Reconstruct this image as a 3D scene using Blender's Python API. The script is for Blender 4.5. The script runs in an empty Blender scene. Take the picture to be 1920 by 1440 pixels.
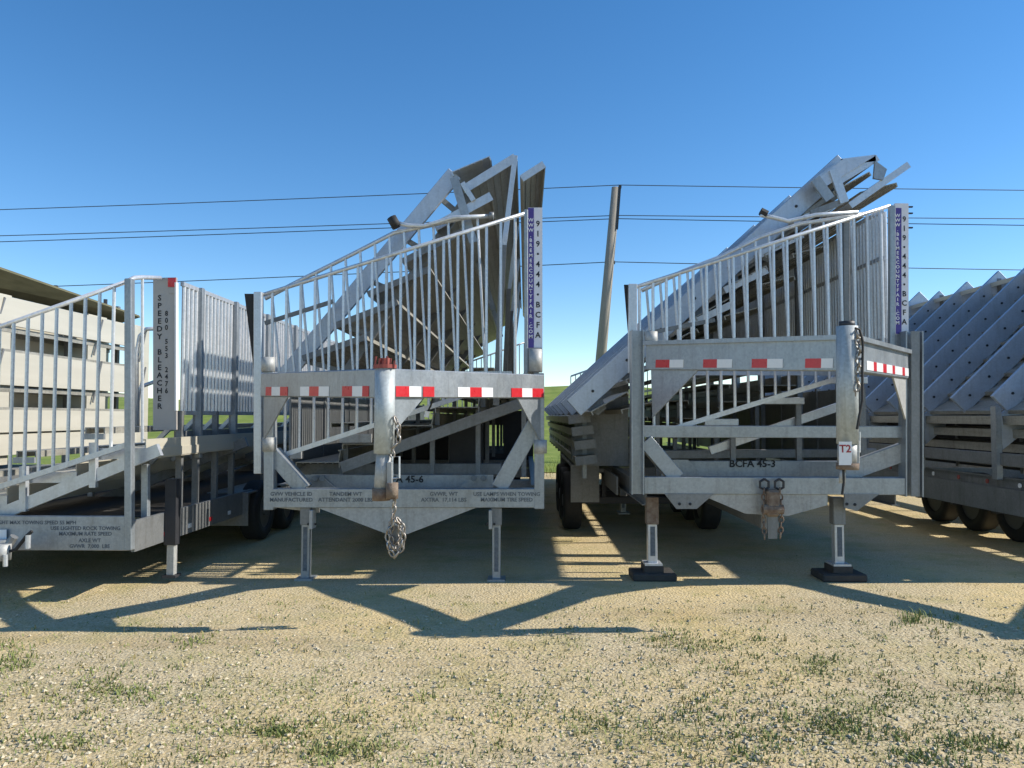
import bpy, bmesh, math, random
from mathutils import Vector, Matrix, Euler
random.seed(7)
R = math.radians
scene = bpy.context.scene
col = scene.collection

# ------------------------------------------------------------------ camera
F = 1450.0                                   # focal length in photo pixels (1920 wide)
CAM = Vector((0, 0, 1.5))
PITCH = math.atan(60 / F); YAW = math.atan(24 / F)
cam_d = bpy.data.cameras.new('camera'); cam = bpy.data.objects.new('camera', cam_d)
col.objects.link(cam); scene.camera = cam
cam.location = CAM; cam.rotation_euler = (R(90) + PITCH, 0, YAW)
cam_d.sensor_width = 36; cam_d.lens = 36 * F / 1920; cam_d.clip_end = 5000; cam_d.clip_start = .05
CM = Euler((R(90) + PITCH, 0, YAW)).to_matrix()
def P(px, py, Y):
    """point at real distance Y (metres ahead) that was surveyed at this place in the photograph"""
    d = CM @ Vector(((px - 960) / F, -(py - 720) / F, -1))
    return CAM + d * (Y / d.y)
def G(px, py):
    d = CM @ Vector(((px - 960) / F, -(py - 720) / F, -1))
    return CAM + d * (-CAM.z / d.z)
def proj_x(p):
    v = CM.transposed() @ (p - CAM)
    return 960 + F * v.x / -v.z

# ------------------------------------------------------------------ light
SUN_EL, SUN_AZ = R(35.5), math.atan2(0.045, 1.0)          # sun stands to the right, a touch towards us
S = Vector((math.cos(SUN_EL) * math.cos(SUN_AZ), math.cos(SUN_EL) * math.sin(SUN_AZ), math.sin(SUN_EL)))
w = bpy.data.worlds.new('World'); scene.world = w; w.use_nodes = True
nt = w.node_tree; bg = nt.nodes['Background']
sky = nt.nodes.new('ShaderNodeTexSky'); sky.sky_type = 'NISHITA'; sky.sun_disc = False
sky.sun_elevation = SUN_EL; sky.sun_rotation = math.atan2(S.x, S.y)
sky.air_density = 0.85; sky.dust_density = 0.0; sky.ozone_density = 1.0; sky.altitude = 500
hs = nt.nodes.new('ShaderNodeHueSaturation'); hs.inputs['Saturation'].default_value = 1.32
nt.links.new(sky.outputs[0], hs.inputs['Color']); nt.links.new(hs.outputs[0], bg.inputs[0]); bg.inputs[1].default_value = 0.15
sd = bpy.data.lights.new('sun', 'SUN'); sd.energy = 4.9; sd.angle = R(.53); sd.color = (1, .93, .82)
so = bpy.data.objects.new('sun', sd); col.objects.link(so)
so.rotation_euler = S.to_track_quat('Z', 'Y').to_euler(); so.location = (20, 0, 20)
vs = scene.view_settings; vs.view_transform = 'Standard'; vs.look = 'None'; vs.exposure = 0.34; vs.gamma = 1
vs.use_curve_mapping = False

# ------------------------------------------------------------------ materials
def mat(name, c, rough=.5, metal=0., c2=None, scale=8., stretch=(1, 1, 1), bump=0., bscale=60., spread=.25, emit=None, spec=None, worn=0.):
    m = bpy.data.materials.new(name); m.use_nodes = True
    n = m.node_tree.nodes; l = m.node_tree.links; b = n['Principled BSDF']
    b.inputs['Roughness'].default_value = rough; b.inputs['Metallic'].default_value = metal
    b.inputs['Base Color'].default_value = (*c, 1)
    if spec is not None: b.inputs['Specular IOR Level'].default_value = spec
    if c2 or bump:
        g = n.new('ShaderNodeNewGeometry'); mp = n.new('ShaderNodeMapping'); mp.inputs['Scale'].default_value = stretch
        l.new(g.outputs['Position'], mp.inputs[0])
    if c2:
        t = n.new('ShaderNodeTexNoise'); t.inputs['Scale'].default_value = scale; t.inputs['Detail'].default_value = 6
        t.inputs['Roughness'].default_value = .62
        l.new(mp.outputs[0], t.inputs[0])
        r = n.new('ShaderNodeValToRGB'); r.color_ramp.elements[0].position = .5 - spread; r.color_ramp.elements[1].position = .5 + spread
        r.color_ramp.elements[0].color = (*c, 1); r.color_ramp.elements[1].color = (*c2, 1)
        l.new(t.outputs[0], r.inputs[0]); out = r.outputs[0]
        if worn:
            def mul(a, fac, src):
                x = n.new('ShaderNodeMix'); x.data_type = 'RGBA'; x.blend_type = 'MULTIPLY'; x.inputs[0].default_value = fac
                l.new(a, x.inputs[6]); l.new(src, x.inputs[7]); return x.outputs[2]
            v = n.new('ShaderNodeTexVoronoi'); v.inputs['Scale'].default_value = 55; l.new(g.outputs['Position'], v.inputs[0])
            sc = n.new('ShaderNodeSeparateColor'); l.new(v.outputs['Color'], sc.inputs[0])
            vr = n.new('ShaderNodeMapRange'); vr.inputs[3].default_value = .72; vr.inputs[4].default_value = 1.25; l.new(sc.outputs[0], vr.inputs[0])
            out = mul(out, worn * .7, vr.outputs[0])
            m2 = n.new('ShaderNodeMapping'); m2.inputs['Scale'].default_value = (14, 14, 1.6); l.new(g.outputs['Position'], m2.inputs[0])
            t3 = n.new('ShaderNodeTexNoise'); t3.inputs['Scale'].default_value = 1.3; t3.inputs['Detail'].default_value = 7; t3.inputs['Roughness'].default_value = .65; l.new(m2.outputs[0], t3.inputs[0])
            r3 = n.new('ShaderNodeValToRGB'); r3.color_ramp.elements[0].position = .33; r3.color_ramp.elements[0].color = (.62, .59, .54, 1)
            r3.color_ramp.elements[1].position = .5; r3.color_ramp.elements[1].color = (1, 1, 1, 1); l.new(t3.outputs[0], r3.inputs[0])
            out = mul(out, worn, r3.outputs[0])
        l.new(out, b.inputs['Base Color'])
        q = n.new('ShaderNodeMapRange'); q.inputs[3].default_value = max(.05, rough - .12); q.inputs[4].default_value = min(1, rough + .14)
        l.new(t.outputs[0], q.inputs[0]); l.new(q.outputs[0], b.inputs['Roughness'])
    if bump:
        t2 = n.new('ShaderNodeTexNoise'); t2.inputs['Scale'].default_value = bscale; t2.inputs['Detail'].default_value = 4
        l.new(mp.outputs[0], t2.inputs[0])
        bp = n.new('ShaderNodeBump'); bp.inputs['Strength'].default_value = bump; bp.inputs['Distance'].default_value = .01
        l.new(t2.outputs[0], bp.inputs['Height']); l.new(bp.outputs[0], b.inputs['Normal'])
    return m
M = {}
M['galv'] = mat('galvanised_steel', (.255, .285, .31), .38, .45, (.37, .40, .425), 4, bump=.06, spread=.3, worn=.4)
M['galv_dull'] = mat('dull_galvanised_steel', (.165, .175, .18), .5, .35, (.25, .26, .265), 4, bump=.06, spread=.3, worn=.45)
M['cream'] = mat('chalky_galvanised_steel', (.34, .345, .335), .55, .2, (.44, .445, .43), 5, bump=.05, spread=.3, worn=.5)
M['alu'] = mat('aluminium', (.48, .51, .55), .34, .5, (.58, .61, .64), 3, (6, .6, 6), bump=.03, spread=.3, worn=.3)
M['alu_bar'] = mat('aluminium_tube', (.56, .59, .62), .34, .4, (.66, .68, .70), 6, worn=.4)
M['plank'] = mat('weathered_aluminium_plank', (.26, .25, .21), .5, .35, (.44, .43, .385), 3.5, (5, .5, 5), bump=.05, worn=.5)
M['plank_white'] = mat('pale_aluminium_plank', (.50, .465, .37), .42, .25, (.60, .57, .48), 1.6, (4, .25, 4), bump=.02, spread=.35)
M['blue_alu'] = mat('bluish_aluminium_plate', (.43, .48, .55), .38, .4, (.51, .56, .63), 3, bump=.03, spread=.3, worn=.3)
M['black'] = mat('black_rubber', (.012, .012, .013), .7, 0, (.03, .03, .03), 20)
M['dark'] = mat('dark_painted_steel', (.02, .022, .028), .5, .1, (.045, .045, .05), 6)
M['rust'] = mat('rusty_steel', (.11, .06, .04), .85, .15, (.29, .235, .18), 22, bump=.5)
M['redcap'] = mat('faded_red_paint', (.22, .035, .03), .6, 0, (.35, .09, .07), 14)
M['red'] = mat('red_reflective_tape', (.50, .012, .02), .3, 0, (.60, .03, .04), 30)
M['white'] = mat('white_reflective_tape', (.72, .73, .74), .35, 0, (.8, .8, .8), 30)
M['purple'] = mat('purple_vinyl', (.055, .035, .22), .45, 0, (.075, .05, .27), 10)
M['vinyl'] = mat('white_vinyl', (.66, .66, .72), .45, 0, (.74, .74, .78), 10)
M['board'] = mat('grey_sign_board', (.36, .34, .32), .5, .2, (.42, .40, .38), 6)
M['olive'] = mat('olive_weathered_sheet', (.085, .08, .035), .7, .1, (.16, .15, .08), 5, (3, .5, 3))
M['neck'] = mat('pale_galvanised_tube', (.40, .44, .45), .5, .15, (.47, .51, .52), 5, bump=.05, worn=.5)
M['ink'] = mat('black_lettering', (.012, .014, .018), .6)
M['faded'] = mat('faded_black_lettering', (.05, .065, .08), .6, 0, (.14, .165, .19), 40)
M['lettering'] = mat('white_lettering', (.75, .75, .78), .5)
M['wood'] = mat('weathered_pole_wood', (.22, .195, .16), .85, 0, (.34, .31, .26), 6, (4, 4, .4), bump=.4)
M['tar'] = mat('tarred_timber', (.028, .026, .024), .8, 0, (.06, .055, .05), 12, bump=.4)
M['chain'] = mat('zinc_chain', (.42, .42, .40), .45, .7, (.22, .17, .13), 30)
M['wire'] = mat('dark_cable', (.03, .035, .045), .6)
M['rim'] = mat('steel_rim', (.16, .16, .16), .55, .4)
M['label_red'] = mat('red_label_print', (.35, .03, .04), .5)

# ------------------------------------------------------------------ mesh helpers
ORG = {}
def origin(o):
    v = Vector((0, 0, 0))
    while o is not None:
        v += o.location; o = o.parent
    return v
def tag(o, label=None, cat=None, group=None, kind=None):
    if label: o['label'] = label
    if cat: o['category'] = cat
    if group: o['group'] = group
    if kind: o['kind'] = kind
    return o
def thing(name, label, cat, loc, group=None):
    o = bpy.data.objects.new(name, None); o.empty_display_size = .2; o.location = loc; col.objects.link(o)
    return tag(o, label, cat, group)
def obj(name, bm, m, parent=None, smooth=False, center=False):
    """link a bmesh given in world coordinates; the object's origin sits at the mesh's middle"""
    bmesh.ops.recalc_face_normals(bm, faces=bm.faces[:])
    c = Vector((0, 0, 0))
    if bm.verts:
        lo = Vector((min(v.co.x for v in bm.verts), min(v.co.y for v in bm.verts), min(v.co.z for v in bm.verts)))
        hi = Vector((max(v.co.x for v in bm.verts), max(v.co.y for v in bm.verts), max(v.co.z for v in bm.verts)))
        c = (lo + hi) / 2
    bmesh.ops.translate(bm, verts=bm.verts[:], vec=-c)
    me = bpy.data.meshes.new(name); bm.to_mesh(me); bm.free()
    if smooth:
        for p in me.polygons: p.use_smooth = len(p.vertices) <= 4
    me.materials.append(M[m] if isinstance(m, str) else m)
    o = bpy.data.objects.new(name, me); col.objects.link(o)
    o.location = c - (origin(parent) if parent else Vector())
    o.parent = parent
    return o
def frame(d, up=Vector((0, 0, 1))):
    d = d.normalized()
    if abs(d.dot(up)) > .98: up = Vector((1, 0, 0))
    s = d.cross(up).normalized(); u = s.cross(d).normalized()
    return s, u
def a_beam(bm, p0, p1, w, h, up=Vector((0, 0, 1)), w1=None, h1=None):
    p0, p1 = Vector(p0), Vector(p1); s, u = frame(p1 - p0, up)
    w1 = w if w1 is None else w1; h1 = h if h1 is None else h1
    a = [bm.verts.new(p0 + s * i * w / 2 + u * j * h / 2) for i, j in ((-1, -1), (1, -1), (1, 1), (-1, 1))]
    b = [bm.verts.new(p1 + s * i * w1 / 2 + u * j * h1 / 2) for i, j in ((-1, -1), (1, -1), (1, 1), (-1, 1))]
    bm.faces.new(a); bm.faces.new(b[::-1])
    for k in range(4): bm.faces.new((a[k], b[k], b[(k + 1) % 4], a[(k + 1) % 4]))
def a_box(bm, lo, hi):
    a_beam(bm, ((lo[0] + hi[0]) / 2, lo[1], (lo[2] + hi[2]) / 2), ((lo[0] + hi[0]) / 2, hi[1], (lo[2] + hi[2]) / 2), hi[0] - lo[0], hi[2] - lo[2])
def a_tube(bm, pts, r, n=8, caps=True, r1=None):
    pts = [Vector(p) for p in pts]; rings = []
    ref = None
    for i, p in enumerate(pts):
        d = (pts[min(i + 1, len(pts) - 1)] - pts[max(i - 1, 0)]).normalized()
        s, u = frame(d, ref if ref is not None and abs(d.dot(ref)) < .95 else Vector((0, 0, 1)))
        ref = u
        rr = r if r1 is None else r + (r1 - r) * i / (len(pts) - 1)
        rings.append([bm.verts.new(p + (s * math.cos(2 * math.pi * k / n) + u * math.sin(2 * math.pi * k / n)) * rr) for k in range(n)])
    for a, b in zip(rings, rings[1:]):
        for k in range(n): bm.faces.new((a[k], b[k], b[(k + 1) % n], a[(k + 1) % n]))
    if caps: bm.faces.new(rings[0]); bm.faces.new(rings[-1][::-1])
def a_plate(bm, pts, t):
    """polygon given by points in space, thickened by t along its normal"""
    pts = [Vector(p) for p in pts]; n = Vector((0, 0, 0))
    for i in range(len(pts)): n += pts[i].cross(pts[(i + 1) % len(pts)])
    n.normalize()
    a = [bm.verts.new(p - n * t / 2) for p in pts]; b = [bm.verts.new(p + n * t / 2) for p in pts]
    bm.faces.new(a[::-1]); bm.faces.new(b)
    for k in range(len(pts)): bm.faces.new((a[k], a[(k + 1) % len(a)], b[(k + 1) % len(a)], b[k]))
def a_extr(bm, poly, y0, y1):
    a = [bm.verts.new((x, y0, z)) for x, z in poly]; b = [bm.verts.new((x, y1, z)) for x, z in poly]
    bm.faces.new(a); bm.faces.new(b[::-1])
    for k in range(len(poly)): bm.faces.new((a[k], b[k], b[(k + 1) % len(a)], a[(k + 1) % len(a)]))
def bev(bm, w=.006):
    bmesh.ops.bevel(bm, geom=[e for e in bm.edges], offset=w, segments=1, affect='EDGES', clamp_overlap=True)
def beam(name, par, p0, p1, w, h, m, up=Vector((0, 0, 1)), bevel=.005, **k):
    bm = bmesh.new(); a_beam(bm, p0, p1, w, h, up, **k)
    if bevel: bev(bm, min(bevel, w * .2, h * .2))
    return obj(name, bm, m, par)
def tube(name, par, pts, r, m, n=10, **k):
    bm = bmesh.new(); a_tube(bm, pts, r, n, **k); return obj(name, bm, m, par, smooth=n > 8)
def plate(name, par, pts, t, m):
    bm = bmesh.new(); a_plate(bm, pts, t); return obj(name, bm, m, par)
def channel(name, par, p0, p1, w, h, m, t=.012, up=Vector((0, 0, 1)), lips=True):
    """C channel: web plus two flanges; w along the side axis, h along up"""
    bm = bmesh.new(); p0, p1 = Vector(p0), Vector(p1); s, u = frame(p1 - p0, up)
    a_beam(bm, p0, p1, t, h - 2 * t, up)
    for k in (-1, 1): a_beam(bm, p0 + u * k * (h - t) / 2, p1 + u * k * (h - t) / 2, w, t, up)
    return obj(name, bm, m, par)
# unit bar shared by every baluster
def unit_bar(m):
    bm = bmesh.new(); a_tube(bm, [(0, 0, 0), (0, 0, 1)], 1, 8)
    bmesh.ops.recalc_face_normals(bm, faces=bm.faces[:])
    me = bpy.data.meshes.new('baluster'); bm.to_mesh(me); bm.free(); me.materials.append(M[m]); return me
BAR = unit_bar('alu_bar')
def baluster(par, p0, p1, r, me=BAR, name='baluster'):
    o = bpy.data.objects.new(name, me); col.objects.link(o); o.parent = par
    d = Vector(p1) - Vector(p0)
    o.location = Vector(p0) - origin(par); o.rotation_euler = d.to_track_quat('Z', 'Y').to_euler(); o.scale = (r, r, d.length)
    return o
def plank(name, par, a, b, y0, y1, m, lip=.045, flip=1, cap=False, cm='alu'):
    """extruded aluminium plank lying along the trailer; a, b: its two long edges as (x, z)"""
    a, b = Vector((a[0], a[1])), Vector((b[0], b[1])); d = b - a; L = d.length; d /= L; n = Vector((d.y, -d.x)) * flip
    prof = [(0, 0), (L, 0), (L, lip), (L - .012, lip), (L - .012, .009)]
    k = max(1, int(L / .09))
    for i in range(k, 0, -1):
        u = L * i / (k + 1); prof += [(u + .004, .009), (u + .004, .016), (u - .004, .016), (u - .004, .009)]
    prof += [(.012, .009), (.012, lip), (0, lip)]
    bm = bmesh.new(); a_extr(bm, [tuple(a + d * u + n * v) for u, v in prof], y0, y1)
    o = obj(name, bm, m, par)
    if cap:
        c0, c1 = a + n * lip / 2, b + n * lip / 2
        beam('end_cap', o, (c0.x, y0 - .01, c0.y), (c1.x, y0 - .01, c1.y), .015, lip + .012, cm, bevel=0)
    return o
FONT_CACHE = {}
def text(par, name, body, loc, size, m, rot=(R(90), 0, 0), line=1.0, align='CENTER', sx=1.0):
    cu = bpy.data.curves.new('t', 'FONT'); cu.body = body; cu.size = size; cu.align_x = align; cu.align_y = 'CENTER'
    cu.space_line = line; cu.offset = size * .022; cu.resolution_u = 2
    to = bpy.data.objects.new('t', cu); col.objects.link(to)
    dg = bpy.context.evaluated_depsgraph_get(); me = bpy.data.meshes.new_from_object(to.evaluated_get(dg))
    bpy.data.objects.remove(to); bpy.data.curves.remove(cu)
    me.name = name; me.materials.clear(); me.materials.append(M[m])
    o = bpy.data.objects.new(name, me); col.objects.link(o); o.parent = par
    o.location = Vector(loc) - origin(par); o.rotation_euler = rot; o.scale = (sx, 1, 1)
    return o
def chain(name, par, pts, link=.05, wire=.006, m='chain'):
    pts = [Vector(p) for p in pts]; bm = bmesh.new()
    run = []; 
    for a, b in zip(pts, pts[1:]):
        n = max(1, int((b - a).length / (link * .72)))
        for i in range(n): run.append((a.lerp(b, (i + .5) / n), (b - a).normalized()))
    for i, (c, d) in enumerate(run):
        s, u = frame(d, Vector((.3, .8, .2)).normalized()); v = s if i % 2 else u
        loop = []
        for k in range(8):
            t = 2 * math.pi * k / 8; loop.append(c + d * math.cos(t) * link / 2 + v * math.sin(t) * link * .3)
        loop.append(loop[0]); a_tube(bm, loop, wire, 5, caps=False)
    return obj(name, bm, m, par, smooth=True)
def on_seg(p0, p1, px):
    a, b = 0., 1.; fa = proj_x(p0) - px
    for _ in range(40):
        c = (a + b) / 2
        if (proj_x(p0.lerp(p1, c)) - px) * fa > 0: a = c
        else: b = c
    return p0.lerp(p1, a)
def wheel(par, x, Y, r=.38, wd=.24):
    bm = bmesh.new(); n = 28
    prof = [(-wd / 2, r * .62), (-wd / 2, r * .9), (-wd * .4, r * .985), (-wd * .3, r), (wd * .3, r), (wd * .4, r * .985), (wd / 2, r * .9), (wd / 2, r * .62)]
    rings = [[bm.verts.new((x + u, Y + q * math.cos(2 * math.pi * k / n), r + q * math.sin(2 * math.pi * k / n))) for k in range(n)] for u, q in prof]
    for a, b in zip(rings, rings[1:] + rings[:1]):
        for k in range(n): bm.faces.new((a[k], b[k], b[(k + 1) % n], a[(k + 1) % n]))
    t = obj('wheel', bm, 'black', par, smooth=True)
    bm = bmesh.new(); a_tube(bm, [(x - wd * .38, Y, r), (x + wd * .38, Y, r)], r * .63, 24)
    a_tube(bm, [(x - wd * .5, Y, r), (x + wd * .5, Y, r)], r * .2, 12)
    obj('rim', bm, 'rim', t)
    return t
def fender(par, x, Y0, Y1, z, wd=.30, drop=.42, m='galv_dull'):
    bm = bmesh.new()
    a_box(bm, (x - wd / 2, Y0, z), (x + wd / 2, Y1, z + .02)); a_box(bm, (x - wd / 2, Y0 - .012, z - drop), (x + wd / 2, Y0, z + .02))
    a_box(bm, (x - wd / 2, Y1, z - drop), (x + wd / 2, Y1 + .012, z + .02))
    return obj('fender', bm, m, par)
def side_rail(par, x, y0, y1, z0, z1, step=.115, posts=(), mid=(), r=.0205, lean=0):
    for z in (z0, z1) + tuple(mid):
        beam('rail', par, (x + .002, y0, z), (x + .002, y1, z), .035, .04, 'alu', bevel=0)
    n = int((y1 - y0) / step)
    for i in range(n):
        Y = y0 + (i + .5) * step; baluster(par, (x, Y, z0 - .01), (x, Y, z1 + .01), r)
    for Y in posts: beam('rail_post', par, (x + .03, Y, z0 - .45), (x + .03, Y, z1 + .02), .06, .06, 'galv')
def end_rail(par, a, b, la, lb, xs, Y, r=.0145, tall=None):
    """sloping guard rail across a trailer end: top from a to b, foot from la to lb, balusters between"""
    tube('top_rail', par, [a, b], .019, 'alu_bar'); beam('bottom_rail', par, la, lb, .035, .045, 'alu', bevel=0)
    for x in xs:
        t = on_seg(a, b, x); q = (t.x - la.x) / (lb.x - la.x); q = min(max(q, 0), 1)
        f = la.lerp(lb, q); baluster(par, (t.x, t.y, f.z), (t.x, t.y, t.z), r)
def jack(par, x, Y, ztop, zmid, wd=.1, foot=.19, m='galv', mup='galv_dull', z0=0.):
    beam('jack_sleeve', par, (x, Y, zmid), (x, Y, ztop), wd, wd, mup)
    j = beam('jack_leg', par, (x, Y, z0 + .015), (x, Y, zmid + .05), wd * .78, wd * .78, m)
    bm = bmesh.new(); a_box(bm, (x - wd * .2, Y - wd * .39 - .003, z0 + .08), (x + wd * .2, Y - wd * .39 + .001, zmid - .02)); obj('jack_slot', bm, 'faded', j)
    beam('foot_plate', j, (x, Y, z0), (x, Y, z0 + .018), foot, .16, m, bevel=0)

# ------------------------------------------------------------------ ground, field, bank
def mat_ground():
    m = bpy.data.materials.new('sandy_gravel_ground'); m.use_nodes = True; n = m.node_tree.nodes; l = m.node_tree.links; b = n['Principled BSDF']
    b.inputs['Roughness'].default_value = .95; b.inputs['Specular IOR Level'].default_value = .15
    g = n.new('ShaderNodeNewGeometry')
    def noise(s, d=5, r=.6):
        t = n.new('ShaderNodeTexNoise'); t.inputs['Scale'].default_value = s; t.inputs['Detail'].default_value = d; t.inputs['Roughness'].default_value = r
        l.new(g.outputs['Position'], t.inputs[0]); return t
    def ramp(src, stops):
        r = n.new('ShaderNodeValToRGB'); e = r.color_ramp.elements
        e[0].position, e[0].color = stops[0][0], (*stops[0][1], 1); e[1].position, e[1].color = stops[-1][0], (*stops[-1][1], 1)
        for p, c in stops[1:-1]: q = e.new(p); q.color = (*c, 1)
        l.new(src, r.inputs[0]); return r
    def mix(f, a, c, mode='MIX'):
        x = n.new('ShaderNodeMix'); x.data_type = 'RGBA'; x.blend_type = mode
        if isinstance(f, float): x.inputs[0].default_value = f
        else: l.new(f, x.inputs[0])
        l.new(a, x.inputs[6]); l.new(c, x.inputs[7]); return x.outputs[2]
    sand = ramp(noise(1.3).outputs[0], [(.3, (.60, .45, .20)), (.55, (.67, .52, .265)), (.75, (.60, .48, .27))])
    grit = ramp(noise(72, 3, .7).outputs[0], [(.30, (.14, .11, .065)), (.44, (.46, .375, .225)), (.58, (.61, .52, .345)), (.74, (.84, .77, .59))])
    gritmask = ramp(noise(.55, 6, .6).outputs[0], [(.38, (.15,) * 3), (.58, (.92,) * 3)])
    c = mix(gritmask.outputs[0], sand.outputs[0], grit.outputs[0])
    v = n.new('ShaderNodeTexVoronoi'); v.inputs['Scale'].default_value = 42; l.new(g.outputs['Position'], v.inputs[0])
    vc = n.new('ShaderNodeSeparateColor'); l.new(v.outputs['Color'], vc.inputs[0])
    peb = ramp(vc.outputs[0], [(.0, (.36, .29, .165)), (.5, (.58, .475, .285)), (1., (.76, .67, .48))])
    pm = ramp(v.outputs['Distance'], [(.28, (.55,) * 3), (.5, (0,) * 3)])
    c = mix(pm.outputs[0], c, peb.outputs[0])
    mpb = n.new('ShaderNodeMapping'); mpb.inputs['Scale'].default_value = (.22, 1.3, 1); l.new(g.outputs['Position'], mpb.inputs[0])
    nb_ = noise(1.0, 7, .65); l.new(mpb.outputs[0], nb_.inputs[0])
    brown = ramp(nb_.outputs[0], [(.53, (0,) * 3), (.68, (.42,) * 3)])
    br = n.new('ShaderNodeRGB'); br.outputs[0].default_value = (.34, .25, .13, 1)
    c = mix(brown.outputs[0], c, br.outputs[0])
    moss = ramp(noise(1.5, 9, .75).outputs[0], [(.50, (0,) * 3), (.66, (.48,) * 3)])
    gr = n.new('ShaderNodeRGB'); gr.outputs[0].default_value = (.28, .275, .095, 1)
    c = mix(moss.outputs[0], c, gr.outputs[0])
    l.new(c, b.inputs['Base Color'])
    bp = n.new('ShaderNodeBump'); bp.inputs['Strength'].default_value = .9; bp.inputs['Distance'].default_value = .012
    h = n.new('ShaderNodeMath'); h.operation = 'ADD'; l.new(noise(60, 5, .7).outputs[0], h.inputs[0]); 
    hm = n.new('ShaderNodeMath'); hm.operation = 'MULTIPLY'; hm.inputs[1].default_value = -.7; l.new(v.outputs['Distance'], hm.inputs[0]); l.new(hm.outputs[0], h.inputs[1])
    l.new(h.outputs[0], bp.inputs['Height']); l.new(bp.outputs[0], b.inputs['Normal'])
    return m
M['ground'] = mat_ground()
M['field'] = mat('sunlit_meadow_grass', (.13, .19, .035), .9, 0, (.25, .29, .075), .9, bump=.8, bscale=9, spec=.1, spread=.18)
M['blade'] = mat('green_grass_blades', (.125, .175, .05), .75, 0, (.29, .30, .11), 1.6, spec=.2)
M['dry'] = mat('dry_grass_blades', (.33, .27, .11), .8, 0, (.42, .36, .18), 1.5, spec=.1)
M['stone'] = mat('pale_limestone_chips', (.32, .265, .175), .9, 0, (.70, .61, .43), 26, spec=.2, spread=.2)

bm = bmesh.new(); nx, ny = 90, 80
def hgt(x, y):
    return (.012 * math.sin(1.7 * x + .6 * y) * math.sin(.9 * y + 1.3) + .008 * math.sin(3.1 * x - 2.3 * y)) if y < 6.6 else 0
xs_ = [-400, -150, -60, -30] + [-16 + .4 * i for i in range(81)] + [30, 60, 150, 400]
ys_ = [-60, -10] + [1 + .25 * i for i in range(30)] + [9, 12, 16, 20, 26, 40, 80, 200, 700]
gv = [[bm.verts.new((x, y, hgt(x, y) - (.012 if y < 6.6 else 0))) for x in xs_] for y in ys_]
for a, b in zip(gv, gv[1:]):
    for k in range(len(xs_) - 1): bm.faces.new((a[k], a[k + 1], b[k + 1], b[k]))
tag(obj('ground', bm, 'ground', smooth=True), kind='structure')
# meadow behind the yard, rising into a long low bank
bm = bmesh.new(); ys2 = [20.5, 24, 28, 33, 40, 48, 56, 64, 75, 95, 160, 700]; xs2 = [-400, -200] + [-90 + 6 * i for i in range(31)] + [200, 400]
def bank(x, y):
    t = min(max((y - 30) / 30, 0), 1); t = t * t * (3 - 2 * t)
    return .02 + t * (3.3 + .5 * math.sin(x * .09 + 1) + .3 * math.sin(x * .31) + .15 * math.sin(x * .9))
gv = [[bm.verts.new((x, y, bank(x, y))) for x in xs2] for y in ys2]
for a, b in zip(gv, gv[1:]):
    for k in range(len(xs2) - 1): bm.faces.new((a[k], a[k + 1], b[k + 1], b[k]))
tag(obj('meadow', bm, 'field', smooth=True), kind='structure')

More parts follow.
